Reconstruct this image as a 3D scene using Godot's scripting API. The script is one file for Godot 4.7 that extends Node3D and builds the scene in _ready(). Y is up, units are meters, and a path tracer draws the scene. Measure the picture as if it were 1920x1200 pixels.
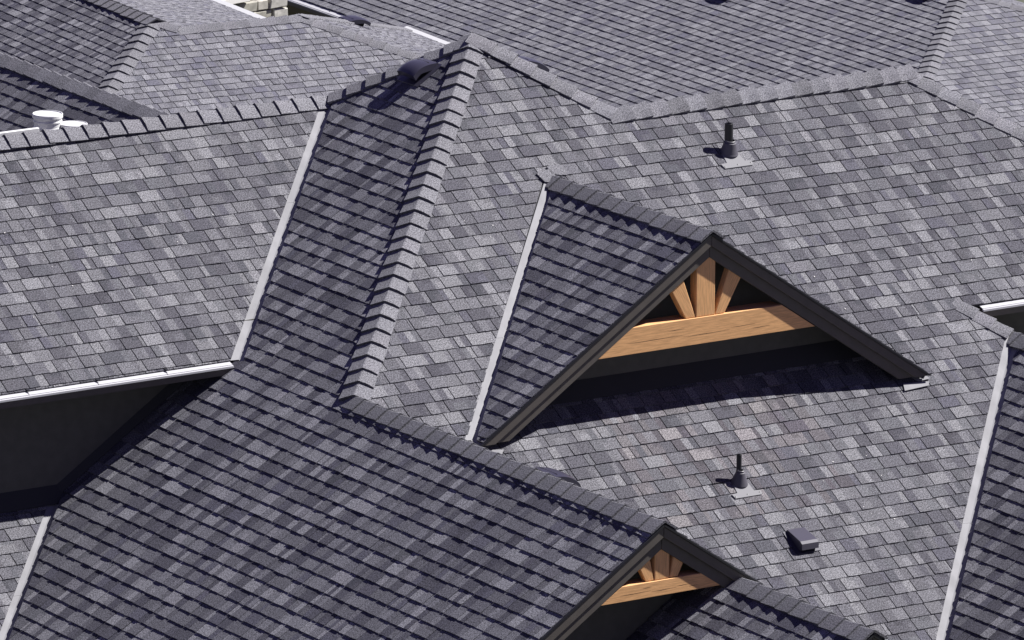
extends Node3D
# World axes: x runs along the eaves of the slopes that face the viewer, z along the ridges of the gables, y up. The origin is the peak of the main roof.

const M := 0.6642            # roof pitch of the main house (about 8 in 12)
const EXPO := 0.1424         # exposed height of one shingle course
const CAM_AT := Vector3(-38.4947, 15.0015, 59.8494)
const CAM_R := Vector3(0.839098, 0.007695, 0.543925)
const CAM_U := Vector3(0.125139, 0.970352, -0.206777)
const CAM_F := Vector3(0.529390, -0.241572, -0.813258)
const CAM_FOV := 4.704066

var rng := RandomNumberGenerator.new()
var mat := {}
var blockers := []           # every roof plane, used to find which shingles show largest

# ---------------------------------------------------------------- mesh builder
class MB:
	var v := PackedVector3Array()
	var n := PackedVector3Array()
	var c := PackedColorArray()
	func tri(a: Vector3, b: Vector3, d: Vector3, col := Color.WHITE) -> void:   # counter-clockwise seen from outside
		var nn := (b - a).cross(d - a)
		if nn.length_squared() < 1e-16:
			return
		nn = nn.normalized()
		v.append(a); v.append(d); v.append(b)
		for i in 3:
			n.append(nn); c.append(col)
	func quad(a: Vector3, b: Vector3, d: Vector3, e: Vector3, col := Color.WHITE) -> void:
		tri(a, b, d, col)
		tri(a, d, e, col)
	func join(o: MB) -> void:
		v.append_array(o.v); n.append_array(o.n); c.append_array(o.c)
	func box(lo: Vector3, hi: Vector3, col := Color.WHITE, bev := 0.0) -> void:
		hull([Vector3(lo.x, lo.y, lo.z), Vector3(hi.x, lo.y, lo.z), Vector3(hi.x, hi.y, lo.z), Vector3(lo.x, hi.y, lo.z)], Vector3(0, 0, hi.z - lo.z), col, bev)
	func hull(ring: Array, ext: Vector3, col := Color.WHITE, bev := 0.0) -> void:   # convex outline swept along ext, with chamfered rims
		var nn: Vector3 = (ring[1] - ring[0]).cross(ring[2] - ring[0])
		var r := ring.duplicate()
		if nn.dot(ext) < 0.0:
			r.reverse()
		var k := r.size()
		var mid := Vector3.ZERO
		for p in r:
			mid += p / k
		var e := ext.normalized()
		var rings := []
		if bev > 0.0:
			for q in [[0.0, bev], [bev, 0.0], [ext.length() - bev, 0.0], [ext.length(), bev]]:
				var ring2 := []
				for i in k:
					var p: Vector3 = r[i]
					var a: Vector3 = (r[(i + 1) % k] - p).normalized()
					var b: Vector3 = (r[(i + k - 1) % k] - p).normalized()
					ring2.append(p + (a + b) * q[1] + e * q[0])
				rings.append(ring2)
		else:
			rings = [r, r.map(func(p): return p + ext)]
		for j in rings.size() - 1:
			for i in k:
				quad(rings[j][i], rings[j][(i + 1) % k], rings[j + 1][(i + 1) % k], rings[j + 1][i], col)
		var last: Array = rings[-1]
		for i in range(1, k - 1):
			tri(last[0], last[i], last[i + 1], col)
			tri(rings[0][0], rings[0][i + 1], rings[0][i], col)
	func mesh() -> ArrayMesh:
		var am := ArrayMesh.new()
		var arr := []
		arr.resize(Mesh.ARRAY_MAX)
		arr[Mesh.ARRAY_VERTEX] = v
		arr[Mesh.ARRAY_NORMAL] = n
		arr[Mesh.ARRAY_COLOR] = c
		am.add_surface_from_arrays(Mesh.PRIMITIVE_TRIANGLES, arr)
		return am

func obj(called: String, m: Mesh, material: Material, parent: Node = self) -> MeshInstance3D:
	var o := MeshInstance3D.new()
	o.name = called
	o.mesh = m
	o.material_override = material
	parent.add_child(o, true)
	return o

func base(called: String, at := Vector3.ZERO, turn := 0.0, parent: Node = self) -> Node3D:
	var o := Node3D.new()
	o.name = called
	parent.add_child(o, true)
	o.position = at
	o.rotation.y = turn
	return o

func tag(o: Node, label: String, category := "", group := "", kind := "") -> void:
	if label: o.set_meta("label", label)
	if category: o.set_meta("category", category)
	if group: o.set_meta("group", group)
	if kind: o.set_meta("kind", kind)

# surface of revolution about y, smooth; profile = [[radius, height], ...] from bottom to top
func lathe(profile: Array, seg := 28) -> ArrayMesh:
	var st := SurfaceTool.new()
	st.begin(Mesh.PRIMITIVE_TRIANGLES)
	for j in profile.size() - 1:
		var a: Array = profile[j]
		var b: Array = profile[j + 1]
		var dn := Vector2(b[1] - a[1], a[0] - b[0]).normalized()
		for i in seg:
			var ps := []
			for q in [[a, i], [a, i + 1], [b, i + 1], [b, i]]:
				var t: float = TAU * q[1] / seg
				ps.append([Vector3(cos(t) * q[0][0], q[0][1], sin(t) * q[0][0]), Vector3(cos(t) * dn.x, dn.y, sin(t) * dn.x)])
			for k in [0, 1, 2, 0, 2, 3]:
				st.set_normal(ps[k][1])
				st.add_vertex(ps[k][0])
	return st.commit()

# ---------------------------------------------------------------- materials
func noise_tex(type: int, freq: float, lo: float, hi: float, octaves := 1, sd := 1, size := 512, gain := 0.5, edge := 0.0) -> NoiseTexture2D:
	var f := FastNoiseLite.new()
	f.noise_type = type
	f.frequency = freq
	f.seed = sd
	f.fractal_type = FastNoiseLite.FRACTAL_FBM if octaves > 1 else FastNoiseLite.FRACTAL_NONE
	f.fractal_octaves = octaves
	f.fractal_gain = gain
	f.fractal_lacunarity = 2.3
	var t := NoiseTexture2D.new()
	t.width = size
	t.height = size
	t.seamless = true
	t.noise = f
	var g := Gradient.new()
	g.set_color(0, Color(lo, lo, lo))
	g.set_color(1, Color(hi, hi, hi))
	g.set_offset(0, edge)
	g.set_offset(1, 1.0 - edge)
	t.color_ramp = g
	return t

func paint(col: Color, rough := 0.6, metal := 0.0, spec := 0.5) -> StandardMaterial3D:
	var m := StandardMaterial3D.new()
	m.albedo_color = col.linear_to_srgb()
	m.roughness = rough
	m.metallic = metal
	m.metallic_specular = spec
	return m

func make_materials() -> void:
	# mineral granules: coarse speckle over a softer blotch
	var s := StandardMaterial3D.new()
	s.vertex_color_use_as_albedo = true
	s.albedo_texture = noise_tex(FastNoiseLite.TYPE_SIMPLEX, 0.09, 0.36, 1.0, 3, 7, 1024, 0.9, 0.25)
	s.roughness = 0.95
	s.metallic_specular = 0.25
	s.uv1_triplanar = true
	s.uv1_world_triplanar = true
	s.uv1_scale = Vector3(0.62, 0.62, 0.62)
	mat.shingle = s
	mat.deck = paint(Color(0.03, 0.03, 0.033), 0.9)
	mat.fascia = paint(Color(0.092, 0.08, 0.068), 0.55)
	mat.wall = paint(Color(0.10, 0.097, 0.083), 0.85)
	for k in [mat.fascia, mat.wall]:
		k.albedo_texture = noise_tex(FastNoiseLite.TYPE_SIMPLEX, 0.02, 0.92, 1.0, 3, 3, 256)
		k.uv1_triplanar = true
		k.uv1_world_triplanar = true
	mat.metal = paint(Color(0.235, 0.233, 0.246), 0.6, 0.0, 0.25)
	mat.metal.albedo_texture = noise_tex(FastNoiseLite.TYPE_SIMPLEX, 0.012, 0.86, 1.0, 3, 11, 256)
	mat.metal.uv1_triplanar = true
	mat.metal.uv1_world_triplanar = true
	mat.white_metal = paint(Color(0.42, 0.418, 0.435), 0.55, 0.0, 0.3)
	mat.dull_metal = paint(Color(0.19, 0.188, 0.198), 0.65, 0.0, 0.25)
	mat.rubber = paint(Color(0.07, 0.066, 0.082), 0.5)
	mat.black_pipe = paint(Color(0.012, 0.012, 0.015), 0.4)
	mat.vent = paint(Color(0.035, 0.033, 0.05), 0.3)
	mat.grey_hood = paint(Color(0.07, 0.066, 0.085), 0.22, 0.0, 0.6)
	mat.crack = paint(Color(0.05, 0.025, 0.012), 0.9)
	mat.chip = paint(Color(0.62, 0.6, 0.58), 0.8)
	mat.hole = paint(Color(0.006, 0.006, 0.006), 0.9)
	mat.pail = paint(Color(0.6, 0.6, 0.6), 0.4)
	mat.stone = paint(Color(0.6, 0.58, 0.53), 0.9)
	mat.stone.vertex_color_use_as_albedo = true
	mat.stone.albedo_texture = noise_tex(FastNoiseLite.TYPE_SIMPLEX, 0.02, 0.7, 1.0, 4, 5, 256)
	mat.stone.uv1_triplanar = true
	mat.stone.uv1_world_triplanar = true
	mat.mortar = paint(Color(0.25, 0.24, 0.2), 0.95)
	mat.post = paint(Color(0.09, 0.062, 0.05), 0.7)
	mat.ledge = paint(Color(0.78, 0.76, 0.72), 0.7)
	mat.soffit = paint(Color(0.11, 0.095, 0.045), 0.8)
	var w := StandardMaterial3D.new()
	w.albedo_color = Color(0.84, 0.47, 0.21).linear_to_srgb()
	w.roughness = 0.7
	w.metallic_specular = 0.3
	w.albedo_texture = noise_tex(FastNoiseLite.TYPE_SIMPLEX, 0.02, 0.8, 1.0, 4, 21, 512, 0.6)
	w.uv1_triplanar = true
	w.uv1_scale = Vector3(0.35, 5.0, 5.0)
	mat.timber = w
	var g := paint(Color(0.09, 0.1, 0.06), 1.0)
	g.albedo_texture = noise_tex(FastNoiseLite.TYPE_SIMPLEX, 0.02, 0.6, 1.0, 4, 31, 512)
	g.uv1_triplanar = true
	g.uv1_world_triplanar = true
	g.uv1_scale = Vector3(0.3, 0.3, 0.3)
	mat.ground = g

# ---------------------------------------------------------------- roofs
# a slope: o a point in its plane, facing "+z" "-z" "+x" "-x", pitch, outline in plan [x, z]
func frame(facing: String, m: float) -> Array:
	var c := 1.0 / sqrt(1.0 + m * m)
	match facing:
		"+z": return [Vector3(1, 0, 0), Vector3(0, m, -1) * c, Vector3(0, 1, m) * c]
		"-z": return [Vector3(-1, 0, 0), Vector3(0, m, 1) * c, Vector3(0, 1, -m) * c]
		"+x": return [Vector3(0, 0, -1), Vector3(-1, m, 0) * c, Vector3(m, 1, 0) * c]
	return [Vector3(0, 0, 1), Vector3(1, m, 0) * c, Vector3(-m, 1, 0) * c]

func on_plane(o: Vector3, n: Vector3, x: float, z: float) -> Vector3:
	return Vector3(x, o.y - (n.x * (x - o.x) + n.z * (z - o.z)) / n.y, z)

func area2(p: PackedVector2Array) -> float:
	var s := 0.0
	for i in p.size():
		s += p[i].cross(p[(i + 1) % p.size()])
	return s * 0.5

func tone(palette: Array) -> Color:
	var t: float = rng.randf()
	for p in palette:
		if t < p[0]:
			var k := rng.randf_range(0.93, 1.07)
			return Color(p[1] * k, p[2] * k, p[3] * k)
		t -= p[0]
	return Color(palette[0][1], palette[0][2], palette[0][3])

const GREYS := [[0.31, 0.214, 0.211, 0.236], [0.25, 0.264, 0.260, 0.286], [0.24, 0.160, 0.157, 0.182], [0.15, 0.345, 0.341, 0.366], [0.05, 0.178, 0.174, 0.210]]
const SLATES := [[0.29, 0.224, 0.220, 0.252], [0.24, 0.290, 0.286, 0.322], [0.25, 0.152, 0.148, 0.182], [0.17, 0.395, 0.390, 0.428], [0.05, 0.178, 0.174, 0.220]]
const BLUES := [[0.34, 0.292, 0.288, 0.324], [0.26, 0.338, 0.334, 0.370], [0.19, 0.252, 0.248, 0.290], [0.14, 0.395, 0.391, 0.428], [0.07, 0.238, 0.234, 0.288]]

func cell(mb: MB, poly: PackedVector2Array, o: Vector3, F: Array, ex: float, v0: float, hb: float, ht: float, col: Color, lift: Array) -> void:
	if area2(poly) < 0.0:
		poly.reverse()
	var pts := PackedVector3Array()
	var low := PackedVector3Array()
	for p in poly:
		var k := clampf((p.y - v0) / (ex + 0.03), -0.1, 1.0)
		var h: float = lerpf(hb + lerpf(lift[0], lift[1], clampf((p.x - lift[2]) / lift[3], 0, 1)), ht, k)
		var at: Vector3 = o + F[0] * p.x + F[1] * p.y
		pts.append(at + F[2] * h)
		low.append(at - F[2] * 0.006)
	var idx := Geometry2D.triangulate_polygon(poly)
	for i in range(0, idx.size(), 3):
		var a := idx[i]; var b := idx[i + 1]; var d := idx[i + 2]
		if (poly[b] - poly[a]).cross(poly[d] - poly[a]) < 0.0:
			mb.tri(pts[a], pts[d], pts[b], col)
		else:
			mb.tri(pts[a], pts[b], pts[d], col)
	var dark := col * 0.8
	for i in poly.size():
		var j := (i + 1) % poly.size()
		mb.quad(low[i], low[j], pts[j], pts[i], dark)

func roof(house: Node3D, o: Vector3, facing: String, m: float, plan: Array, opt := {}) -> Dictionary:
	var F := frame(facing, m)
	var poly := PackedVector2Array()
	for q in plan:
		var p := on_plane(o, F[2], q[0], q[1]) - o
		poly.append(Vector2(p.dot(F[0]), p.dot(F[1])))
	if area2(poly) < 0.0:
		poly.reverse()
	var holes := []
	for hq in opt.get("holes", []):
		var hp := PackedVector2Array()
		for q in hq:
			var p := on_plane(o, F[2], q[0], q[1]) - o
			hp.append(Vector2(p.dot(F[0]), p.dot(F[1])))
		holes.append(hp)
	# deck under the shingles
	var d := MB.new()
	var idx := Geometry2D.triangulate_polygon(poly)
	for i in range(0, idx.size(), 3):
		var q := [poly[idx[i]], poly[idx[i + 1]], poly[idx[i + 2]]]
		if (q[1] - q[0]).cross(q[2] - q[0]) < 0.0:
			q = [q[0], q[2], q[1]]
		var up := q.map(func(p): return o + F[0] * p.x + F[1] * p.y - F[2] * 0.004)
		var dn := q.map(func(p): return o + F[0] * p.x + F[1] * p.y - F[2] * 0.07)
		d.tri(up[0], up[1], up[2])
		d.tri(dn[0], dn[2], dn[1])
	for i in poly.size():
		var a := poly[i]; var b := poly[(i + 1) % poly.size()]
		var A: Vector3 = o + F[0] * a.x + F[1] * a.y; var B: Vector3 = o + F[0] * b.x + F[1] * b.y
		d.quad(A - F[2] * 0.07, B - F[2] * 0.07, B - F[2] * 0.004, A - F[2] * 0.004)
	var part := obj("roof_slope", d.mesh(), mat.deck, house)
	var X: Transform3D = house.transform
	var world := []
	for p in poly:
		world.append(X * (o + F[0] * p.x + F[1] * p.y))
	blockers.append({"o": X * o, "n": X.basis * F[2], "u": X.basis * F[0], "v": X.basis * F[1], "poly": poly})
	# courses
	var lo := poly[0]; var hi := poly[0]
	for p in poly:
		lo = lo.min(p); hi = hi.max(p)
	var pal: Array = opt.get("palette", SLATES if facing == "-x" else GREYS)
	var ex: float = opt.get("expo", EXPO)
	var wide: float = ex / EXPO
	var bulk: float = opt.get("bulk", 1.1 if facing == "-x" else 1.2)
	var stuff := MB.new()
	var cand := []
	var row := int(floor(lo.y / ex))
	while row * ex < hi.y:
		var v0: float = row * ex
		var u := lo.x - rng.randf() * 0.3
		var tooth := true
		var drift := rng.randf_range(-0.002, 0.002)
		while u < hi.x:
			var w := (rng.randf_range(0.105, 0.215) if tooth else rng.randf_range(0.05, 0.14)) * wide
			if rng.randf() < 0.05:
				w *= 0.35
			if u + w > lo.x:
				var gap := 0.0075 if not tooth or rng.randf() < 0.15 else 0.0012
				var hb := ((0.0106 if tooth else 0.0079) + rng.randf_range(-0.001, 0.0014)) * bulk
				var ht := 0.0015 if tooth else 0.0004
				var mb := MB.new()
				var lift := [rng.randf_range(-0.001, 0.0018), rng.randf_range(-0.001, 0.0018), u, w]
				var c0 := tone(pal)
				if opt.has("dust"):
					var cw: Vector3 = o + F[0] * u + F[1] * v0
					if absf(cw.x - opt.dust.x) < 1.1 and absf(cw.z - opt.dust.z) < 0.62 and rng.randf() < 0.55:
						c0 = Color(c0.r * 1.04, c0.g * 0.985, c0.b * 0.96)
				# colour drops of the granules: a step across, or a darker band along the top with its own edge
				var cuts := []
				var e1 := u + w - gap
				var top := v0 + ex + 0.03
				var pick := rng.randf()
				if w > 0.1 and pick < 0.38:
					var s := u + w * rng.randf_range(0.35, 0.65)
					cuts = [[u, v0, s, top, c0], [s, v0, e1, top, tone(pal)]]
				elif w > 0.09 and pick < 0.62:
					var s := u + w * rng.randf_range(0.3, 0.6)
					var k := v0 + ex * rng.randf_range(0.55, 0.72)
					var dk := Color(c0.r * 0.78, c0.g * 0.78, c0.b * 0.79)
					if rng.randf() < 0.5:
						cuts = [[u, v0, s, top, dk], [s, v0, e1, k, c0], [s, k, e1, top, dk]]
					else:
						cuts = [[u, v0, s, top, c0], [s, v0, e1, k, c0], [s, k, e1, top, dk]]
				else:
					cuts = [[u, v0, e1, top, c0]]
				var yj := [rng.randf_range(-0.003, 0.003) + drift, rng.randf_range(-0.0035, 0.0035) + drift, rng.randf_range(-0.003, 0.003) + drift]
				var seen_area := 0.0
				var mid := Vector2.ZERO
				for q in cuts:
					var pg := PackedVector2Array()
					if q[1] == v0:
						pg.append(Vector2(q[0], v0 + lerpf(yj[0], yj[2], (q[0] - u) / w)))
						pg.append(Vector2((q[0] + q[2]) * 0.5 + rng.randf_range(-0.02, 0.02) * w, v0 + yj[1]))
						pg.append(Vector2(q[2], v0 + lerpf(yj[0], yj[2], (q[2] - u) / w)))
					else:
						pg.append(Vector2(q[0], q[1])); pg.append(Vector2(q[2], q[1]))
					pg.append(Vector2(q[2], q[3])); pg.append(Vector2(q[0], q[3]))
					var bits := Geometry2D.intersect_polygons(pg, poly)
					for hp in holes:
						var left := []
						for b in bits:
							left.append_array(Geometry2D.clip_polygons(b, hp).filter(func(z): return not Geometry2D.is_polygon_clockwise(z)))
						bits.assign(left)
					for b in bits:
						var ar := absf(area2(b))
						if ar < 2e-5:
							continue
						seen_area += ar
						var cm := Vector2.ZERO
						for p in b:
							cm += p / b.size()
						mid += cm * ar
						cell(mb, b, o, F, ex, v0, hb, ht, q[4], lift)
				if mb.v.size():
					mid /= seen_area
					cand.append({"mb": mb, "at": X * (o + F[0] * mid.x + F[1] * (v0 + ex * 0.4) + F[2] * 0.012), "area": seen_area * absf((X.basis * F[2]).dot(CAM_F)), "slope": part, "stuff": stuff})
			u += w
			tooth = not tooth
		row += 1
	return {"part": part, "F": F, "o": o, "cand": cand, "stuff": stuff, "poly": poly}

func in_view(p: Vector3) -> bool:
	var q := p - CAM_AT
	var dep := q.dot(CAM_F)
	var f := 1.0 / tan(deg_to_rad(CAM_FOV) * 0.5)
	return absf(q.dot(CAM_U) * f / dep) < 0.99 and absf(q.dot(CAM_R) * f / dep) < 1.59

func hidden(p: Vector3) -> bool:
	var dir := CAM_AT - p
	for b in blockers:
		var dn: float = dir.dot(b.n)
		if absf(dn) < 1e-6:
			continue
		var t: float = (b.o - p).dot(b.n) / dn
		if t * dir.length() < 0.06 or t > 1.0:
			continue
		var h: Vector3 = p + dir * t - b.o
		if Geometry2D.is_point_in_polygon(Vector2(h.dot(b.u), h.dot(b.v)), b.poly):
			return true
	return false

# the shingles of one house: the 300 that show largest as pieces of their own, the others joined slope by slope
func lay(slopes: Array) -> void:
	var all := []
	for s in slopes:
		for c in s.cand:
			if in_view(c.at) and not hidden(c.at):
				c.size = c.area / pow((c.at - CAM_AT).length(), 2)
				all.append(c)
	all.sort_custom(func(a, b): return a.size > b.size)
	for i in mini(300, all.size()):
		all[i].own = true
	for s in slopes:
		for c in s.cand:
			if c.has("own"):
				obj("shingle", c.mb.mesh(), mat.shingle, s.part)
			else:
				s.stuff.join(c.mb)
		if s.stuff.v.size():
			var o := obj("shingles", s.stuff.mesh(), mat.shingle, s.part)
			o.set_meta("kind", "stuff")

# cap shingles folded over a ridge or hip from a to b, butts towards b
func caps(house: Node3D, a: Vector3, b: Vector3, n1: Vector3, n2: Vector3, expo := 0.2, half := 0.145, thick := 1.0, vary := 0.12) -> void:
	var d := (b - a).normalized()
	var w1 := n1.cross(d).normalized()
	if w1.y > 0.0: w1 = -w1
	var w2 := n2.cross(d).normalized()
	if w2.y > 0.0: w2 = -w2
	var count := int(round((b - a).length() / expo))
	var ex := (b - a).length() / count
	var up := (n1 + n2).normalized()
	for i in count:
		var mb := MB.new()
		var s0 := i * ex - 0.05
		var s1 := (i + 1) * ex + rng.randf_range(-0.006, 0.006)
		var k := 0.96 + rng.randf_range(-vary, vary)
		var col := Color(0.335 * k, 0.33 * k, 0.362 * k)
		var wob := rng.randf_range(-0.006, 0.006)
		var rows := []
		for q in [[s0, 0.004, 0.007], [lerpf(s0, s1, 0.55), 0.0075, 0.013], [s1, 0.0125 + rng.randf_range(-0.002, 0.003), 0.02]]:
			var topr := []
			var lowr := []
			for c in [[w1, 1.0, n1], [w1, 0.5, n1], [w1, 0.035, n1], [w2, 0.035, n2], [w2, 0.5, n2], [w2, 1.0, n2]]:
				var nn: Vector3 = c[2].lerp(up, 0.9 if c[1] < 0.2 else 0.0).normalized()
				var off: float = half * c[1] + (wob if c[1] > 0.9 else 0.0)
				var p: Vector3 = a + d * q[0] + c[0] * off
				var thin := 0.6 if c[1] > 0.9 and c[2].z > 0.3 else 1.0
				var rise: float = q[1] * thick * thin + (0.002 if c[1] < 0.2 else 0.0)
				topr.append(p + nn * (rise + q[2] * thick * thin))
				lowr.append(p + nn * rise)
			rows.append([topr, lowr])
		for j in 2:
			for q in 5:
				flip_quad(mb, rows[j][0][q], rows[j][0][q + 1], rows[j + 1][0][q + 1], rows[j + 1][0][q], up, col)
				flip_quad(mb, rows[j][1][q], rows[j][1][q + 1], rows[j + 1][1][q + 1], rows[j + 1][1][q], -up, col)
			flip_quad(mb, rows[j][0][0], rows[j + 1][0][0], rows[j + 1][1][0], rows[j][1][0], w1, col)
			flip_quad(mb, rows[j][0][5], rows[j + 1][0][5], rows[j + 1][1][5], rows[j][1][5], w2, col)
		for q in 5:
			flip_quad(mb, rows[2][0][q], rows[2][0][q + 1], rows[2][1][q + 1], rows[2][1][q], d, col * 0.7)
			flip_quad(mb, rows[0][0][q], rows[0][0][q + 1], rows[0][1][q + 1], rows[0][1][q], -d, col)
		obj("ridge_cap", mb.mesh(), mat.shingle, house)

func flip_quad(mb: MB, a: Vector3, b: Vector3, c: Vector3, d: Vector3, out: Vector3, col: Color) -> void:
	if (b - a).cross(c - a).dot(out) < 0.0:
		mb.quad(a, d, c, b, col)
	else:
		mb.quad(a, b, c, d, col)

# folded metal in a valley from a (top) to b: a strip on each slope and a low standing rib between
func valley(house: Node3D, a: Vector3, b: Vector3, s1: Dictionary, s2: Dictionary, wa: Vector3, wb: Vector3, laps: Array, raised := 0.0) -> void:
	var d := (b - a)
	var cuts := [0.0] + laps + [1.0]
	for i in cuts.size() - 1:
		var mb := MB.new()
		var p: Vector3 = a + d * maxf(cuts[i] - 0.004, 0.0)
		var q: Vector3 = a + d * cuts[i + 1]
		var up: Vector3 = (s1.F[2] + s2.F[2]).normalized()
		var lap := 0.0015 * (cuts.size() - i) + raised
		var sec := func(at: Vector3) -> Array:
			return [at + wa * (0.15 if raised == 0.0 else 0.074) + s1.F[2] * (raised - 0.0035), at + wa * (0.086 if raised == 0.0 else 0.07) + s1.F[2] * (lap - 0.004), at + s1.F[2] * (lap - 0.010), at + wb * 0.012 + s2.F[2] * (lap - raised - 0.018), at + wb * 0.15 + s2.F[2] * (lap - raised - 0.021)]
		var r0: Array = sec.call(p)
		var r1: Array = sec.call(q)
		for k in 4:
			flip_quad(mb, r0[k], r0[k + 1], r1[k + 1], r1[k], up, Color.WHITE)
			flip_quad(mb, r1[k], r1[k + 1], r1[k + 1] - up * 0.006, r1[k] - up * 0.006, d, Color.WHITE)
		obj("valley_flashing", mb.mesh(), mat.metal, house)

# eave gutter: front lip, closed sloping cover in lengths, dark fascia under it. from x0 to x1 at height y, outer side +z or along z
func gutter(house: Node3D, a: Vector3, b: Vector3, out: Vector3, piece: float, cover: Material, depth := 0.058) -> void:
	var g := base("gutter", Vector3.ZERO, 0.0, house)
	var d := (b - a).normalized()
	var up := Vector3.UP
	var body := MB.new()
	body.hull([a - up * 0.03, a + out * depth - up * 0.055, a + out * depth - up * 0.118, a - up * 0.118], b - a, Color.WHITE, 0.0)
	obj("gutter_trough", body.mesh(), mat.fascia, g)
	var lip := MB.new()
	lip.hull([a + out * (depth - 0.004) - up * 0.034, a + out * (depth + 0.014) - up * 0.038, a + out * (depth + 0.014) - up * 0.056, a + out * (depth - 0.004) - up * 0.052], b - a, Color.WHITE, 0.003)
	obj("gutter_lip", lip.mesh(), cover, g)
	var len := (b - a).length()
	var s := 0.0
	while s < len - 0.02:
		var e := minf(s + piece, len)
		var p := a + d * (s + 0.004)
		var c := MB.new()
		c.hull([p - out * 0.05 + up * 0.002, p + out * (depth - 0.006) - up * (0.028 + rng.randf_range(-0.002, 0.002)), p + out * (depth - 0.006) - up * 0.034, p - out * 0.05 - up * 0.006], d * (e - s - 0.008), Color.WHITE, 0.0)
		obj("gutter_cover", c.mesh(), cover, g)
		if e < len - 0.05:
			var h := MB.new()
			var hp := a + d * e
			h.hull([hp - d * 0.012 - out * 0.012 + up * 0.008, hp + d * 0.02 - out * 0.012 + up * 0.008, hp + d * 0.03 + out * 0.03 - up * 0.006, hp + d * 0.012 + out * 0.03 - up * 0.006], up * 0.006)
			obj("gutter_clip", h.mesh(), mat.black_pipe, g)
		s = e

# a board in the gable plane: outline [x, y], from z0 to z1
func board(parent: Node, called: String, ring: Array, z0: float, z1: float, material: Material, bev := 0.003) -> MeshInstance3D:
	var mb := MB.new()
	mb.hull(ring.map(func(p): return Vector3(p[0], p[1], z0)), Vector3(0, 0, z1 - z0), Color.WHITE, bev)
	return obj(called, mb.mesh(), material, parent)

# a timber with its grain along its own x axis, between two points of the gable plane, ends cut to the outline
func timber(parent: Node, called: String, ring: Array, ang: float, z0: float, z1: float) -> void:
	var mid := Vector2.ZERO
	for p in ring:
		mid += Vector2(p[0], p[1]) / ring.size()
	var mb := MB.new()
	var loc := ring.map(func(p): 
		var q := (Vector2(p[0], p[1]) - mid).rotated(-ang)
		return Vector3(q.x, q.y, 0))
	mb.hull(loc, Vector3(0, 0, z1 - z0), Color.WHITE, 0.006)
	var o := obj(called, mb.mesh(), mat.timber, parent)
	o.position = Vector3(mid.x, mid.y, z0)
	o.rotation.z = ang

# rake boards on both sides of a gable: xc, top y, end heights left and right
func rakes(house: Node3D, xc: float, yt: float, zf: float, yl: float, yr: float, m := M) -> void:
	for side in [-1.0, 1.0]:
		var ye: float = yl if side < 0 else yr
		var g := base("rake", Vector3.ZERO, 0.0, house)
		for b in [["drip_edge", 0.012, -0.012, 0.004, 0.012], ["rake_board", -0.012, -0.105, 0.0, -0.045], ["frieze_board", -0.102, -0.215, -0.032, -0.075]]:
			var t: float = yt + b[1]
			var l: float = yt + b[2]
			var gapx: float = 0.0015 * side
			var ring := [[xc + gapx, t], [xc + side * (t - ye) / m, ye], [xc + side * (l - ye) / m, ye], [xc + gapx, l]]
			board(g, b[0], ring, zf + minf(b[3], b[4]) - (0.02 if b[0] == "drip_edge" else 0.0), zf + maxf(b[3], b[4]), mat.black_pipe if b[0] == "drip_edge" else mat.fascia, 0.002 if b[0] == "drip_edge" else 0.004)

# ---------------------------------------------------------------- roof fittings
func slope_basis(F: Array) -> Basis:   # local x along the course, y out of the roof, z down the slope
	return Basis(F[0], F[2], -F[1])

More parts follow.
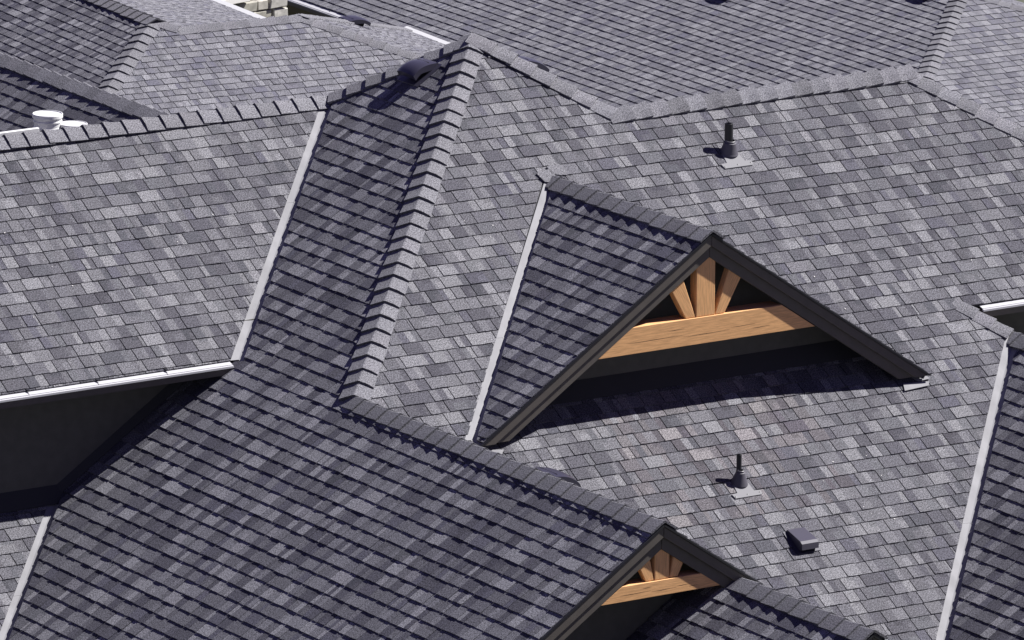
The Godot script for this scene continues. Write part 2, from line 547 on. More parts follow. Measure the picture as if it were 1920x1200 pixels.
func pipe_vent(house: Node3D, at: Vector3, F: Array, r: float, h: float, scl: float, label: String) -> void:
	var g := base("vent_pipe", at, 0.0, house)
	tag(g, label)
	var B := slope_basis(F)
	var pp := lathe([[r * 0.82, 0.0], [r * 0.82, h - 0.05], [r * 0.82, h], [r, h], [r, -0.05]].map(func(q): return q), 28)
	var st := [[r, -0.05], [r, h - 0.003], [r - 0.002, h], [r * 0.8, h], [r * 0.8, h - 0.12]]
	pp = lathe(st, 28)
	obj("pipe", pp, mat.black_pipe, g)
	var boot := lathe([[0.092 * scl, -0.012], [0.085 * scl, 0.004], [lerpf(0.085 * scl, r + 0.02, 0.55), 0.05], [r + 0.02, 0.092], [r + 0.018, 0.1], [r + 0.009, 0.103], [r + 0.007, 0.118], [r + 0.001, 0.122], [r - 0.002, 0.118]], 28)
	var bo := obj("boot", boot, mat.rubber, g)
	# the boot leans between the plumb pipe and the roof
	bo.transform = Transform3D(Basis(Quaternion(Vector3.UP, (F[2] * 0.35 + Vector3.UP * 0.65).normalized())), F[2] * 0.012)
	var fl := MB.new()
	var ring := []
	for q in [[-0.17, 0.14], [-0.155, 0.2], [0.155, 0.2], [0.17, 0.185], [0.17, 0.14], [0.1, 0.135], [0.085, 0.02], [-0.085, 0.02], [-0.1, 0.135]]:
		ring.append(Vector2(q[0], q[1]) * scl)
	var idx := Geometry2D.triangulate_polygon(PackedVector2Array(ring))
	var T := func(p: Vector2, k: float) -> Vector3: return B * Vector3(p.x, k, p.y)
	for i in range(0, idx.size(), 3):
		var a: Vector3 = T.call(ring[idx[i]], 0.018); var b: Vector3 = T.call(ring[idx[i + 1]], 0.018); var c: Vector3 = T.call(ring[idx[i + 2]], 0.018)
		if (b - a).cross(c - a).dot(F[2]) < 0.0: fl.tri(a, c, b)
		else: fl.tri(a, b, c)
	for i in ring.size():
		var j := (i + 1) % ring.size()
		var outv: Vector2 = (ring[j] - ring[i]).orthogonal()
		var mid2: Vector2 = (ring[j] + ring[i]) * 0.5
		if outv.dot(mid2 - Vector2(0, 0.15)) < 0: outv = -outv
		flip_quad(fl, T.call(ring[i], 0.018), T.call(ring[j], 0.018), T.call(ring[j], 0.002), T.call(ring[i], 0.002), B * Vector3(outv.x, 0, outv.y), Color.WHITE)
	obj("flange", fl.mesh(), mat.dull_metal, g)
	for q in [[-0.145, 0.18], [0.0, 0.172], [0.148, 0.168]]:
		var s := obj("screw", lathe([[0.006, 0.0], [0.006, 0.004], [0.0, 0.005]], 10), mat.black_pipe, g)
		s.transform = Transform3D(Basis(Quaternion(Vector3.UP, F[2])), B * Vector3(q[0] * scl, 0.0175, q[1] * scl))

# slant back vent: a curved hood open below its lower lip, on a neck and flange
func turtle_vent(house: Node3D, at: Vector3, F: Array, w: float, l: float, h: float, label: String) -> void:
	var g := base("roof_vent", at, 0.0, house)
	tag(g, label)
	g.basis = slope_basis(F)
	var st := SurfaceTool.new()
	st.begin(Mesh.PRIMITIVE_TRIANGLES)
	st.set_smooth_group(0)
	var nu := 14
	var nv := 14
	var pt := func(i: int, j: int) -> Vector3:
		var a := float(i) / nu * 2.0 - 1.0
		var b := float(j) / nv
		var z := (b - 0.5) * l
		var hh := h * (0.3 + 0.7 * sin(minf(b * 1.35, 1.0) * PI * 0.5)) - h * 0.1 * maxf(b - 0.75, 0.0) * 4.0 * (b - 0.75) * 4.0
		hh *= 1.0 - 0.16 * pow(absf(a), 3.0)
		var xx := a * w * 0.5 * (0.9 + 0.1 * b)
		return Vector3(xx, hh, z)
	for i in nu:
		for j in nv:
			var p := [pt.call(i, j), pt.call(i + 1, j), pt.call(i + 1, j + 1), pt.call(i, j + 1)]
			for k in [0, 1, 2, 0, 2, 3]:
				st.add_vertex(p[k])
	st.index()
	st.generate_normals()
	obj("hood", st.commit(), mat.vent, g)
	var lip := MB.new()
	var drop := Vector3(0, -h * 0.36, 0.004)
	for i in nu:
		flip_quad(lip, pt.call(i, nv), pt.call(i + 1, nv), pt.call(i + 1, nv) + drop, pt.call(i, nv) + drop, Vector3(0, 0, 1), Color.WHITE)
		flip_quad(lip, pt.call(i, 0), pt.call(i + 1, 0), Vector3(pt.call(i + 1, 0).x, 0.008, -l * 0.52), Vector3(pt.call(i, 0).x, 0.008, -l * 0.52), Vector3(0, 0, -1), Color.WHITE)
	for s in [0, nu]:
		for j in nv:
			var k0 := clampf(float(j) / nv * 1.6 - 0.1, 0, 1)
			var k1 := clampf(float(j + 1) / nv * 1.6 - 0.1, 0, 1)
			var p: Vector3 = pt.call(s, j); var q: Vector3 = pt.call(s, j + 1)
			flip_quad(lip, p, q, Vector3(q.x, lerpf(0.008, q.y - h * 0.36, k1), q.z), Vector3(p.x, lerpf(0.008, p.y - h * 0.36, k0), p.z), Vector3(signf(p.x), 0, 0), Color.WHITE)
	obj("hood_rim", lip.mesh(), mat.vent, g)
	var nk := MB.new()
	nk.box(Vector3(-w * 0.33, 0.0, -l * 0.3), Vector3(w * 0.33, h * 0.6, l * 0.3))
	obj("neck", nk.mesh(), mat.hole, g)
	var fl := MB.new()
	fl.box(Vector3(-w * 0.62, 0.004, -l * 0.55), Vector3(w * 0.62, 0.016, l * 0.62), Color.WHITE, 0.002)
	obj("flange", fl.mesh(), mat.vent, g)

func box_vent(house: Node3D, at: Vector3, label: String) -> void:
	var g := base("exhaust_hood", at, 0.0, house)
	tag(g, label)
	# outline in z, y (z towards the viewer, roof falls with M)
	var prof := [[-0.13, 0.095], [-0.1, 0.115], [0.1, 0.055], [0.128, 0.035], [0.13, -0.02], [0.11, -0.022], [0.09, 0.02], [-0.12, 0.075]]
	var top := MB.new()
	for i in 4:
		var a: Array = prof[i]; var b: Array = prof[i + 1]
		flip_quad(top, Vector3(-0.09, a[1], a[0]), Vector3(0.09, a[1], a[0]), Vector3(0.09, b[1], b[0]), Vector3(-0.09, b[1], b[0]), Vector3(0, b[0] - a[0] + 0.01, a[1] - b[1]), Color.WHITE)
	obj("hood", top.mesh(), mat.grey_hood, g)
	for s in [-1.0, 1.0]:
		var sd := MB.new()
		sd.hull([Vector3(s * 0.09, 0.092, -0.13), Vector3(s * 0.09, 0.112, -0.1), Vector3(s * 0.09, 0.053, 0.1), Vector3(s * 0.09, 0.033, 0.128), Vector3(s * 0.09, -0.02, 0.13), Vector3(s * 0.09, -0.035, 0.06)], Vector3(-s * 0.006, 0, 0))
		obj("hood_side", sd.mesh(), mat.grey_hood, g)
	var nk := MB.new()
	nk.hull([Vector3(-0.06, 0.09, -0.11), Vector3(-0.06, 0.04, 0.05), Vector3(-0.06, -0.05, 0.06), Vector3(-0.06, 0.06, -0.11)], Vector3(0.12, 0, 0))
	obj("neck", nk.mesh(), mat.hole, g)
	var F := frame("+z", M)
	var B := slope_basis(F)
	var fl := MB.new()
	fl.box(Vector3(-0.13, 0.006, -0.15), Vector3(0.13, 0.017, 0.12), Color.WHITE, 0.002)
	var f := obj("flange", fl.mesh(), mat.vent, g)
	f.basis = B

func truss(house: Node3D, xc: float, zf: float, d: Dictionary) -> void:
	var g := base("gable_truss", Vector3.ZERO, 0.0, house)
	var depth: float = d.depth
	timber(g, "beam", [[d.bl0, d.b0], [d.br0, d.b0], [d.br1, d.b1], [d.bl1, d.b1]], 0.0, zf - depth, zf)
	for q in [[0.16, 0.42, 0.36], [0.50, 0.36, 0.30], [0.74, 0.45, 0.16], [0.30, 0.66, 0.10], [0.86, 0.3, 0.12]]:
		var cx: float = lerpf(d.bl1, d.br1, q[0])
		var ck := MB.new()
		var L: float = (d.br1 - d.bl1) * q[2] * 0.5
		var cy: float = lerpf(d.b0, d.b1, q[1])
		ck.hull([Vector3(cx - L, cy, zf - 0.004), Vector3(cx - L * 0.3, cy - 0.003, zf - 0.004), Vector3(cx + L, cy + 0.002, zf - 0.004), Vector3(cx + L * 0.2, cy + 0.0005, zf - 0.004)], Vector3(0, 0, 0.0045))
		obj("wood_check", ck.mesh(), mat.crack, g)
	timber(g, "king_post", [[xc - d.kw, d.b1 + 0.002], [xc + d.kw, d.b1 + 0.002], [xc + d.kw, d.kt - M * d.kw], [xc, d.kt], [xc - d.kw, d.kt - M * d.kw]], PI / 2, zf - depth * 0.6, zf - 0.008)
	for s in [-1.0, 1.0]:
		timber(g, "brace", [[xc + s * d.s0, d.b1 + 0.003], [xc + s * d.s1, d.b1 + 0.003], [xc + s * d.s3, d.t1], [xc + s * d.s2, d.t0]], PI / 2 - s * 0.52, zf - depth * 0.5, zf - 0.012)

# ---------------------------------------------------------------- the scene
func _ready() -> void:
	rng.seed = 20240607
	var cam := Camera3D.new()
	cam.name = "camera"
	cam.transform = Transform3D(Basis(CAM_R, CAM_U, -CAM_F), CAM_AT)
	cam.fov = CAM_FOV
	cam.near = 1.0
	cam.far = 900.0
	add_child(cam)
	var sky := ProceduralSkyMaterial.new()
	sky.sky_top_color = Color(0.19, 0.18, 0.38)
	sky.sky_horizon_color = Color(0.66, 0.66, 0.75)
	sky.sky_curve = 0.11
	sky.ground_bottom_color = Color(0.2, 0.19, 0.17)
	sky.ground_horizon_color = Color(0.5, 0.5, 0.5)
	sky.sun_angle_max = 1.0
	var env := Environment.new()
	env.background_mode = Environment.BG_SKY
	env.sky = Sky.new()
	env.sky.sky_material = sky
	env.background_energy_multiplier = 0.78
	env.tonemap_mode = Environment.TONE_MAPPER_LINEAR
	env.tonemap_exposure = 2.2
	env.sdfgi_enabled = true
	env.ssao_enabled = true
	env.ssil_enabled = true
	var we := WorldEnvironment.new()
	we.name = "environment"
	we.environment = env
	add_child(we)
	var sun := DirectionalLight3D.new()
	sun.name = "sun"
	sun.light_energy = 1.5
	sun.light_color = Color(1.0, 0.99, 0.98)
	sun.light_angular_distance = 0.5
	sun.shadow_enabled = true
	add_child(sun)
	sun.look_at_from_position(Vector3(0.91, 1.0, 0.21) * 50.0, Vector3.ZERO)

	make_materials()
	ground()
	main_house()
	house_upper_left()
	house_upper_right()
	stone_porch()
	pails()

func ground() -> void:
	var mb := MB.new()
	var nx := 40
	var nz := 40
	var P := func(i: int, j: int) -> Vector3:
		var x := lerpf(-500.0, 500.0, float(i) / nx)
		var z := lerpf(250.0, -600.0, float(j) / nz)
		var y := -9.5 + clampf(z + 5.0, -70.0, 60.0) * 0.12
		return Vector3(x, y - 0.6 + 0.6 * sin(x * 0.05) * cos(z * 0.04), z)
	for i in nx:
		for j in nz:
			mb.quad(P.call(i, j), P.call(i + 1, j), P.call(i + 1, j + 1), P.call(i, j + 1))
	var o := obj("ground", mb.mesh(), mat.ground)
	o.set_meta("kind", "structure")

func main_house() -> void:
	var H := base("house")
	tag(H, "large house of many steep dark grey shingled roofs with two cedar trussed gables", "house", "houses with grey shingled roofs")
	var m := M
	var O := Vector3.ZERO
	var h := 3.402
	var zg2 := 8.278
	var c := 0.088       # half width of the metal left bare in a valley
	var d := -0.113
	var e := 1.539
	var zg1 := 4.144
	var wz1 := 3.65
	var P := func(F: String, x: float, z: float, o := Vector3.ZERO, mm := M) -> Vector3: return on_plane(o, frame(F, mm)[2], x, z)
	# the broad slope facing the viewer
	var ml := roof(H, O, "+z", m, [[0, 0], [0.971, 0.971], [4.325, 0.941], [6.9, 3.43], [3.28, 3.43], [3.5, 3.69], [3.46, 3.77], [-1.6, 8.83], [-2.6, 8.83], [-2.6, 4.2], [-3.402, 3.402]],
		{"holes": [[[d - 0.072, e - 0.02], [d + 0.03, e + 0.06], [d + 2.0, e + 2.08], [d + 1.95, wz1 - 0.05], [d - 1.9, wz1 - 0.05], [d - 2.0, 3.64], [d - 2.28, 3.99], [d - 2.43 - 0.072, 3.99]]], "dust": Vector3(-0.2, 0, 4.5)})
	var ll := roof(H, Vector3(-0.967, -0.642, -0.967), "+z", m, [[-0.967 - c, -0.95], [-8.5, -0.95], [-8.5, 1.54], [-3.47 - c, 1.54]])
	var d1 := roof(H, O, "-x", m, [[0, 0], [-h, h], [-h, zg2 - 0.006], [-7.6, zg2 - 0.006], [-7.6, 3.62 + c], [-5.15, 1.17 + c], [-5.15, 1.2], [-3.62, 1.2], [-3.47, 1.536 + c], [-0.967, -0.967 + c]])
	var lb0 := Vector3(-5.276, -3.504, 1.298)
	var lb := roof(H, lb0, "+z", m, [[-5.15 - c, 1.2], [-8.5, 1.2], [-8.5, 4.5], [-8.48 - c, 4.5]])
	var g1o := Vector3(d, -m * e, e)
	var g1 := roof(H, g1o, "-x", m, [[d, e + 0.06], [d, zg1 - 0.005], [d - 2.41, zg1 - 0.005], [d - 2.41, e + 2.41 + c]])
	var g1r := roof(H, g1o, "+x", m, [[d, e + 0.06], [d, zg1 - 0.005], [d + 2.41, zg1 - 0.005], [d + 2.41, e + 2.41 + c]])
	var g2o := Vector3(-h, -m * h, h)
	var g2r := roof(H, g2o, "+x", m, [[-h, h + 0.05], [-h, zg2 - 0.006], [-2.39, zg2 - 0.006], [-2.39, 4.42]])
	var g3o := Vector3(-2.63, -2.84, 8.4)
	var g3 := roof(H, g3o, "-x", m, [[-2.63, 7.8], [-2.63, 10.194], [-5.6, 10.194], [-5.6, 7.8]])
	var g3r := roof(H, g3o, "+x", m, [[-2.63, 7.8], [-2.63, 10.194], [1.0, 10.194], [1.0, 7.9]])
	var g4o := Vector3(3.544, -2.505, 3.771)
	var g4 := roof(H, g4o, "-x", m, [[3.544, 3.771 + c], [3.544, 10.5], [-2.2, 10.5], [-2.2, 9.515 + c]])
	var g4r := roof(H, g4o, "+x", m, [[3.544, 3.5], [3.544, 10.5], [6.0, 10.5], [6.0, 3.5]])
	var back := roof(H, O, "-z", m, [[0, 0], [-0.967, -0.967], [-8.5, -0.967], [-8.5, -4.5], [4.0, -4.0]])
	var right := roof(H, O, "+x", m, [[0, 0], [0.971, 0.971], [3.4, -1.5], [3.4, -3.4]])
	var back2 := roof(H, Vector3(0.971, -0.645, 0.956), "-z", m, [[0.971, 0.95], [4.325, 0.941], [6.3, -1.05], [3.4, -1.5]])
	var right2 := roof(H, Vector3(4.325, -0.625, 0.941), "+x", m, [[4.325, 0.941], [6.9, 3.43], [8.4, 3.43], [8.4, -2.7], [6.3, -1.05]])
	var wo := Vector3(-0.395, -1.642, -5.0)
	var wing := roof(H, wo, "-x", m, [[-0.395, -2.5], [-0.395, -11.0], [-5.4, -11.0], [-5.4, -2.4], [-3.0, -2.4]])
	var wing2 := roof(H, wo, "+x", m, [[-0.395, -2.5], [-0.395, -11.0], [3.0, -11.0], [3.0, -4.5]])
	lay([ml, ll, d1, lb, g1, g1r, g2r, g3, g3r, g4, g4r, back, right, back2, right2, wing, wing2])

	# ridges and hips
	var nz: Vector3 = ml.F[2]
	var nx: Vector3 = d1.F[2]
	var px: Vector3 = right.F[2]
	var bz: Vector3 = back.F[2]
	caps(H, O, Vector3(-h, -m * h, h), nx, nz, 0.188, 0.14, 1.15, 0.07)
	caps(H, O + Vector3(-0.05, -m * 0.05, -0.05), Vector3(-0.967, -m * 0.967, -0.967), nx, bz, 0.2, 0.15, 1.2)
	caps(H, Vector3(-0.967, -0.642, -0.962), Vector3(-8.4, -0.61, -0.92), nz, bz, 0.207, 0.15, 1.1)
	caps(H, O + Vector3(0.02, 0.012, 0.02), Vector3(0.971, -m * 0.971, 0.971), nz, px, 0.2, 0.15, 1.3, 0.16)
	caps(H, Vector3(0.9, -0.64, 0.965), Vector3(4.36, -0.622, 0.941), nz, bz, 0.207, 0.145, 2.0, 0.2)
	caps(H, Vector3(4.3, -0.61, 0.92), Vector3(6.9, -m * 3.5, 3.5), nz, px, 0.2, 0.15, 1.3, 0.18)
	caps(H, Vector3(-h, -m * h, h - 0.02), Vector3(-h, -m * h, zg2 + 0.012), nx, px, 0.2)
	caps(H, Vector3(d, -m * e + 0.002, e - 0.06), Vector3(d, -m * e, zg1 + 0.015), nx, px, 0.205)
	caps(H, Vector3(-2.63, -2.84, 8.36), Vector3(-2.63, -2.84, 10.22), nx, px, 0.2)
	caps(H, Vector3(3.22, -2.24, 3.37), Vector3(3.546, -2.49, 3.76), nz, px, 0.2)
	caps(H, Vector3(3.544, -2.5, 3.7), Vector3(3.544, -2.505, 10.5), nx, px, 0.2)
	caps(H, Vector3(-0.395, -1.642, -2.4), Vector3(-0.395, -1.642, -11.0), nx, px, 0.2)
	# first cap of the front gable, woven flat onto the slope behind it
	var wv := MB.new()
	for q in [[[-0.15, -0.045], [0.02, -0.075], [0.03, 0.03], [-0.03, 0.075], [-0.12, 0.05]], [[0.0, -0.1], [0.13, -0.115], [0.19, -0.05], [0.1, 0.01], [0.0, -0.02]]]:
		wv.hull(q.map(func(p): return P.call("+z", d + p[0], e + p[1]) + nz * 0.013), nz * 0.012, Color(0.31, 0.306, 0.335))
	obj("ridge_cap", wv.mesh(), mat.shingle, H)

	# valleys
	var wx := Vector3(-1, 0, 0)
	var wd := Vector3(0, 0, 1)
	valley(H, Vector3(-0.967, -0.642, -0.967), Vector3(-3.47, -2.305, 1.536), ll, d1, wx, wd, [0.41])
	valley(H, Vector3(d, -m * e, e), Vector3(d - 2.43, -m * (e + 2.43), e + 2.43), ml, g1, wx, wd, [0.62], 0.008)
	valley(H, Vector3(-5.15, m * -5.15, 1.17), Vector3(-8.4, m * -8.4, 4.42), lb, d1, wx, wd, [0.27])
	valley(H, Vector3(3.544, -2.505, 3.771), Vector3(-1.7, -2.505 - m * 5.244, 9.015), ml, g4, wx, wd, [0.33, 0.76])

	# eaves with gutters, the walls under them
	gutter(H, Vector3(-8.5, -2.302, 1.535), Vector3(-3.56, -2.302, 1.535), Vector3(0, 0, 1), 0.71, mat.white_metal)
	gutter(H, Vector3(3.4, -2.275, 3.425), Vector3(6.85, -2.275, 3.425), Vector3(0, 0, 1), 0.71, mat.white_metal)
	wall(H, [[-8.5, -9.5], [-2.9, -9.5], [-2.9, -2.06], [-8.5, -2.06]], 1.0, 1.17)
	wall(H, [[3.3, -9.5], [6.5, -9.5], [6.5, -2.1], [3.3, -2.1]], 2.9, 3.07)
	for q in [[-8.5, 1.3], [3.3, 3.2]]:
		var sf := MB.new()
		sf.box(Vector3(q[0], -2.40, q[1] - 0.13), Vector3(q[0] + (4.8 if q[0] < 0 else 3.3), -2.385, q[1] + 0.2))
		obj("soffit", sf.mesh(), mat.fascia, H)
	# metal turned up where walls meet roofs
	var f1 := MB.new()
	f1.hull([P.call("+z", -8.5, 1.172, lb0) + Vector3(0, 0.10, 0), P.call("+z", -8.5, 1.172, lb0) + Vector3(0, 0.02, 0), P.call("+z", -8.5, 1.27, lb0) + nz * 0.018, P.call("+z", -8.5, 1.27, lb0) + nz * 0.022], Vector3(3.42, 0, 0))
	obj("wall_flashing", f1.mesh(), mat.deck, H)
	var f2 := MB.new()
	f2.hull([P.call("-x", -5.15, 1.172) + Vector3(0, 0.10, 0), P.call("-x", -5.15, 1.172) + nx * 0.01, P.call("-x", -5.15, 1.225) + nx * 0.014, P.call("-x", -5.15, 1.225) + nx * 0.018], Vector3(1.7, m * 1.7, 0))
	obj("wall_flashing", f2.mesh(), mat.deck, H)

	# front gable
	rakes(H, d, -m * e - 0.012, zg1, -2.655, -2.655)
	gable_wall(H, d, -1.15, 2.3, -3.0, wz1)
	truss(H, d - 0.027, zg1 - 0.035, {"depth": 0.19, "b0": -2.036, "b1": -1.79, "bl0": -1.32, "bl1": -0.95, "br0": 1.06, "br1": 0.69, "kw": 0.101, "kt": -1.21, "s0": 0.104, "s1": 0.21, "s2": 0.262, "s3": 0.39, "t0": -1.37, "t1": -1.47})
	var f3 := MB.new()
	f3.hull([P.call("+z", d - 2.0, wz1 + 0.002) + Vector3(0, 0.09, 0), P.call("+z", d - 2.0, wz1 + 0.002) + nz * 0.012, P.call("+z", d - 2.0, wz1 + 0.12) + nz * 0.016, P.call("+z", d - 2.0, wz1 + 0.12) + nz * 0.021], Vector3(4.0, 0, 0))
	obj("wall_flashing", f3.mesh(), mat.deck, H)
	plate(H, [[2.02, 4.17], [2.3, 4.155], [2.33, 4.115], [2.05, 4.1]], nz)
	plate(H, [[2.16, 4.02], [2.34, 4.06], [2.36, 4.09], [2.22, 4.1]], nz)
	plate(H, [[-2.5, 4.16], [-2.36, 4.17], [-2.3, 4.12], [-2.46, 4.1]], nz)

	# lower gable
	rakes(H, -h, -m * h - 0.012, zg2, -6.4, -2.945)
	gable_wall(H, -h, -2.4, 3.0, -8.0, 7.784)
	truss(H, -h + 0.017, zg2 - 0.035, {"depth": 0.15, "b0": -2.886, "b1": -2.752, "bl0": -4.02, "bl1": -3.79, "br0": -2.76, "br1": -2.95, "kw": 0.074, "kt": -2.44, "s0": 0.078, "s1": 0.16, "s2": 0.125, "s3": 0.23, "t0": -2.535, "t1": -2.61})
	# side wall under the right eave of the lower gable, and gable beyond it
	wall_x(H, -2.75, -2.62, 4.3, 7.78, -9.5, -2.9)
	rakes(H, -2.63, -2.86, 10.2, -4.9, -4.9)
	gable_wall(H, -2.63, -2.98, 2.6, -9.5, 9.8)

	# offcut chips and grit left on the sunlit slopes
	var chips := MB.new()
	for i in 46:
		var on_left := i % 3 == 0
		var ox := rng.randf_range(-5.5, -2.6) if on_left else rng.randf_range(-1.5, 4.0)
		var oz := rng.randf_range(-0.6, 1.3) if on_left else rng.randf_range(1.2, 3.3)
		if not on_left and i % 2 == 0:
			ox = rng.randf_range(-0.4, 1.4)
			oz = rng.randf_range(4.3, 5.6)
		var at: Vector3 = P.call("+z", ox, oz, Vector3(-0.967, -0.642, -0.967) if on_left else O) + nz * 0.011
		var sz := rng.randf_range(0.004, 0.010)
		var tw := Vector3(1, 0, 0).rotated(nz, rng.randf() * TAU)
		chips.hull([at - tw * sz, at + nz.cross(tw) * sz * 0.5, at + tw * sz * 0.8, at - nz.cross(tw) * sz * 0.6], nz * 0.004)
	var cho := obj("debris", chips.mesh(), mat.chip, H)
	cho.set_meta("kind", "stuff")

	# fittings
	pipe_vent(H, P.call("+z", 1.856, 1.54), ml.F, 0.040, 0.285, 1.0, "thicker black vent pipe standing above the front gable")
	pipe_vent(H, P.call("+z", -0.218, 4.773), ml.F, 0.0235, 0.268, 0.9, "thin black vent pipe standing below the front gable")
	box_vent(H, P.call("+z", 0.02, 5.43), "small dark exhaust hood near the lower right valley")
	turtle_vent(H, P.call("-x", -0.47, -0.155), d1.F, 0.29, 0.28, 0.135, "black curved roof vent in the shade of the peak")
	turtle_vent(H, P.call("+x", 0.47, 0.17), right.F, 0.33, 0.3, 0.12, "roof vent peeping over the hip right of the peak")
	turtle_vent(H, P.call("+x", -h + 0.24, 6.2, g2o), g2r.F, 0.4, 0.28, 0.13, "roof vent peeping over the ridge of the lower gable")

func wall(house: Node3D, ring: Array, z0: float, z1: float) -> void:
	board(house, "wall", ring, z0, z1, mat.wall, 0.0)

func wall_x(house: Node3D, x0: float, x1: float, z0: float, z1: float, y0: float, y1: float) -> void:
	var mb := MB.new()
	mb.box(Vector3(x0, y0, z0), Vector3(x1, y1, z1))
	obj("wall", mb.mesh(), mat.wall, house)

func gable_wall(house: Node3D, xc: float, yt: float, half: float, y0: float, z: float) -> void:
	board(house, "gable_wall", [[xc - half, y0], [xc + half, y0], [xc + half, minf(yt - M * half, yt)], [xc, yt], [xc - half, yt - M * half]], z - 0.15, z, mat.wall, 0.0)

func plate(house: Node3D, plan: Array, n: Vector3) -> void:
	var mb := MB.new()
	mb.hull(plan.map(func(p): return Vector3(p[0], -M * p[1], p[1]) + n * 0.02), n * 0.004)
	obj("flashing_plate", mb.mesh(), mat.metal, house)

func house_upper_left() -> void:
	var H := base("house", Vector3(12.0507, -5.867, -26.4698), deg_to_rad(-3.929))
	tag(H, "house behind at the upper left with low grey hip roof and sunlit streaked far slope", "house", "houses with grey shingled roofs")
	var m1 := 0.457
	var m2 := 0.483
	var s := 0.344
	var s2 := 0.3824
	var hs := 0.0981
	var zs := hs / m2
	var xs := hs / s
	var xr := 2.058
	var O := Vector3.ZERO
	var Z := 2.7
	var ro := Vector3(xr, -hs, zs)
	var k := 6.1
	var sb := 0.278
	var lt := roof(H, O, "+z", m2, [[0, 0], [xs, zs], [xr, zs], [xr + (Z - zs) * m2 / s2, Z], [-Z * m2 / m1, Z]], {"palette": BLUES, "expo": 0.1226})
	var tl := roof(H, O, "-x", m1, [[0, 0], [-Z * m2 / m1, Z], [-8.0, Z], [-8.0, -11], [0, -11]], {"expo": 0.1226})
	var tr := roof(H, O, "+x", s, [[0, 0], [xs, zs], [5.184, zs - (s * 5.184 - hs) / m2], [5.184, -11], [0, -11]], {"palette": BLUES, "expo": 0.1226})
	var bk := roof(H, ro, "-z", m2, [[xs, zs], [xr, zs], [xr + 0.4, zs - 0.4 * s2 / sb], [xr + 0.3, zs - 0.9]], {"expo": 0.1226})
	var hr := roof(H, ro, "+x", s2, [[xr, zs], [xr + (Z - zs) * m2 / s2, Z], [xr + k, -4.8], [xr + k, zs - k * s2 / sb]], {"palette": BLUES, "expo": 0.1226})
	lay([lt, tl, tr, bk, hr])
	caps(H, O, Vector3(-Z, -Z * m1, Z * m1 / m2).limit_length(20) * 1.0, tl.F[2], lt.F[2], 0.2)
	caps(H, Vector3(0, 0, -9.0), Vector3(0, 0.01, 0.1), tl.F[2], tr.F[2], 0.2)
	caps(H, Vector3(0.03, 0.0, 0.02), Vector3(xs, -hs, zs), lt.F[2], tr.F[2], 0.2)
	caps(H, Vector3(xs, -hs, zs), Vector3(xr, -hs, zs), lt.F[2], bk.F[2], 0.2)
	caps(H, ro, ro + Vector3((Z - zs) * m2 / s2, -(Z - zs) * m2, Z - zs), lt.F[2], hr.F[2], 0.2)
	caps(H, ro, ro + Vector3(k, -k * s2, -k * s2 / sb), Vector3(0, 1, -sb).normalized(), hr.F[2], 0.2)
	# white metal edges of the far eaves
	for q in [[Vector3(5.184, -s * 5.184, -11), Vector3(5.184, -s * 5.184, -5.6)], [ro + Vector3(k, -k * s2, -k * s2 / sb), ro + Vector3(k, -k * s2, -6.0)]]:
		var de := MB.new()
		de.hull([q[0] + Vector3(-0.05, 0.025, 0), q[0] + Vector3(0.03, 0.05, 0), q[0] + Vector3(0.03, -0.1, 0), q[0] + Vector3(-0.05, -0.06, 0)], q[1] - q[0])
		obj("drip_edge", de.mesh(), mat.pail, H)
	turtle_vent(H, on_plane(ro, hr.F[2], xr + 2.6, zs - 3.4), hr.F, 0.36, 0.32, 0.13, "black roof vent on the pale far slope")
	var w := MB.new()
	w.box(Vector3(-7.6, -8.0, -10.5), Vector3(4.8, -2.6, 2.3))
	obj("wall", w.mesh(), mat.wall, H)

func house_upper_right() -> void:
	var H := base("house", Vector3(30.9022, -8.8153, -34.2260), deg_to_rad(-1.414))
	tag(H, "house behind at the top with long dark shingled slope, white gutter and pale hip side", "house", "houses with grey shingled roofs")
	var m := 0.335
	var O := Vector3.ZERO
	var xe := 5.034
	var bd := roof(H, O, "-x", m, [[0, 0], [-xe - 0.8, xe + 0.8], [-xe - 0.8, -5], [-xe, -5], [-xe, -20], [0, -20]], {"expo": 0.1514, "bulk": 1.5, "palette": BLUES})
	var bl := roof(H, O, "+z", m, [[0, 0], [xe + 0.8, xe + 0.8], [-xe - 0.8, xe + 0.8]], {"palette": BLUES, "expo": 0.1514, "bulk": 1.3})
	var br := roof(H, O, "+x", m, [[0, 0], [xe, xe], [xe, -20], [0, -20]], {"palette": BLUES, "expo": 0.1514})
	lay([bd, bl, br])
	caps(H, O, Vector3(-xe - 0.8, -m * (xe + 0.8), xe + 0.8), bd.F[2], bl.F[2], 0.195)
	caps(H, O, Vector3(xe, -m * xe, xe), bl.F[2], br.F[2], 0.2)
	caps(H, Vector3(0, 0, -19), O, bd.F[2], br.F[2], 0.2)
	gutter(H, Vector3(-xe, -m * xe, -19.5), Vector3(-xe, -m * xe, -5.0), Vector3(-1, 0, 0), 3.0, mat.white_metal, 0.09)
	var w := MB.new()
	w.box(Vector3(-xe + 0.35, -5.5, -19), Vector3(xe - 0.4, -m * xe - 0.07, xe - 0.4))
	obj("wall", w.mesh(), mat.soffit, H)
	var sf := MB.new()
	sf.box(Vector3(-xe - 0.01, -m * xe - 0.24, -19.4), Vector3(-xe + 0.02, -m * xe - 0.08, xe))
	obj("fascia", sf.mesh(), mat.soffit, H)
	turtle_vent(H, on_plane(O, bd.F[2], -1.72, -3.85), bd.F, 0.4, 0.34, 0.13, "black roof vent at the top edge of the photo, left one")
	turtle_vent(H, on_plane(O, bd.F[2], -0.3, -0.42), bd.F, 0.4, 0.34, 0.13, "black roof vent near the pale hip")

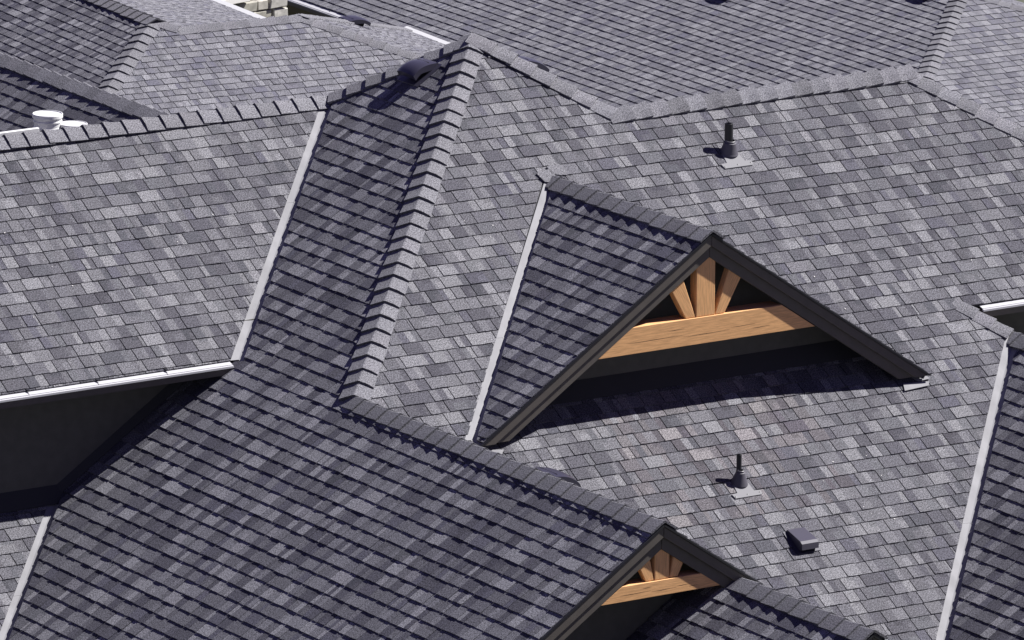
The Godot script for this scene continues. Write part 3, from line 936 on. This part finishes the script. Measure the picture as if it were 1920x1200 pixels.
func stone_porch() -> void:
	# a stone faced porch wall with a pale ledge and brown posts, between the two houses behind
	var H := base("stone_porch", Vector3(20.1, -8.86, -37.65), deg_to_rad(11.0))
	tag(H, "cream stone porch wall with white ledge and brown posts between the far roofs", "porch")
	var core := MB.new()
	core.box(Vector3(-1.2, -4.5, -0.4), Vector3(0.95, 0.42, -0.02))
	obj("wall_core", core.mesh(), mat.mortar, H)
	var y := -0.9
	var row := 0
	while y < 0.38:
		var hgt := minf([0.3, 0.22, 0.34, 0.26][row % 4], 0.4 - y)
		var x := -1.2
		while x < 0.85:
			var w := minf(rng.randf_range(0.24, 0.5), 0.95 - x)
			var split := rng.randf() < 0.3 and hgt > 0.24
			for q in ([[0.0, 0.5], [0.5, 1.0]] if split else [[0.0, 1.0]]):
				var a: float = y + hgt * q[0] + 0.012
				var b: float = y + hgt * q[1] - 0.012
				var mb := MB.new()
				var j := func() -> float: return rng.randf_range(-0.014, 0.014)
				var k := rng.randf_range(0.78, 1.1)
				mb.hull([Vector3(x + 0.012 + j.call(), a + j.call() * 0.5, -0.03), Vector3(x + w - 0.012 + j.call(), a + j.call() * 0.5, -0.03), Vector3(x + w - 0.012 + j.call(), b + j.call(), -0.03), Vector3(x + 0.012 + j.call(), b + j.call(), -0.03)], Vector3(0, 0, rng.randf_range(0.06, 0.1)), Color(k, k * rng.randf_range(0.97, 1.0), k * rng.randf_range(0.9, 0.99)), 0.012)
				obj("stone", mb.mesh(), mat.stone, H)
			x += w
		y += hgt
		row += 1
	var lg := MB.new()
	lg.box(Vector3(-1.3, 0.42, -0.45), Vector3(0.1, 0.52, 0.12), Color.WHITE, 0.01)
	obj("ledge", lg.mesh(), mat.ledge, H)
	for x in [-0.82, -0.3]:
		var ps := MB.new()
		ps.box(Vector3(x - 0.09, 0.521, -0.26), Vector3(x + 0.09, 2.9, -0.08), Color.WHITE, 0.012)
		obj("post", ps.mesh(), mat.post, H)

func pails() -> void:
	var pk := base("plank", Vector3(-3.9, -1.12, -1.86))
	var b := MB.new()
	b.box(Vector3(-1.6, 0.0, -0.16), Vector3(1.6, 0.045, 0.16), Color.WHITE, 0.004)
	obj("plank_board", b.mesh(), mat.ledge, pk)
	tag(pk, "pale roofing plank lying behind the left ridge under the pails", "plank")
	var tb := MB.new()
	tb.box(Vector3(-1.3, 0.047, 0.05), Vector3(0.26, 0.335, 0.09), Color.WHITE, 0.004)
	var tbo := obj("batten", tb.mesh(), mat.pail)
	tbo.position = pk.position
	tag(tbo, "white batten standing on edge behind the far left ridge caps", "batten")
	for x in [-1.0, 1.0]:
		var br := MB.new()
		br.hull([Vector3(x - 0.03, -0.002, -0.16), Vector3(x - 0.03, -0.002, 0.15), Vector3(x - 0.03, -0.13, 0.14), Vector3(x - 0.03, -0.33, -0.16)], Vector3(0.06, 0, 0))
		obj("bracket", br.mesh(), mat.dull_metal, pk)
	var spots := [[Vector3(-3.46, -1.0745, -1.93), 1.0, "taller white plastic pail with a lid, left of its pair behind the left ridge"], [Vector3(-3.255, -1.0745, -1.80), 0.75, "lower white lidded pail, right of its pair, mostly hidden by the left ridge caps"]]
	for q in spots:
		var p := base("pail", q[0])
		tag(p, q[2], "pail", "white pails behind the ridge")
		var k: float = q[1]
		var r := 0.128 * (0.9 if k < 1.0 else 1.0)
		var body := lathe([[0.0, 0.0], [r * 0.97, 0.0], [r, 0.2 * k], [r * 1.0, 0.235 * k], [r * 1.06, 0.238 * k], [r * 1.06, 0.25 * k], [r * 1.01, 0.253 * k], [r * 1.01, 0.298 * k], [r * 1.07, 0.3 * k], [r * 1.07, 0.312 * k], [r * 1.03, 0.315 * k], [r * 1.03, 0.35 * k]], 40)
		obj("pail_body", body, mat.pail, p)
		var lid := lathe([[r * 1.1, 0.338 * k], [r * 1.12, 0.345 * k], [r * 1.12, 0.372 * k], [r * 1.09, 0.378 * k], [r * 1.04, 0.378 * k], [r * 1.02, 0.37 * k], [0.0, 0.37 * k]], 40)
		obj("lid", lid, mat.pail, p)
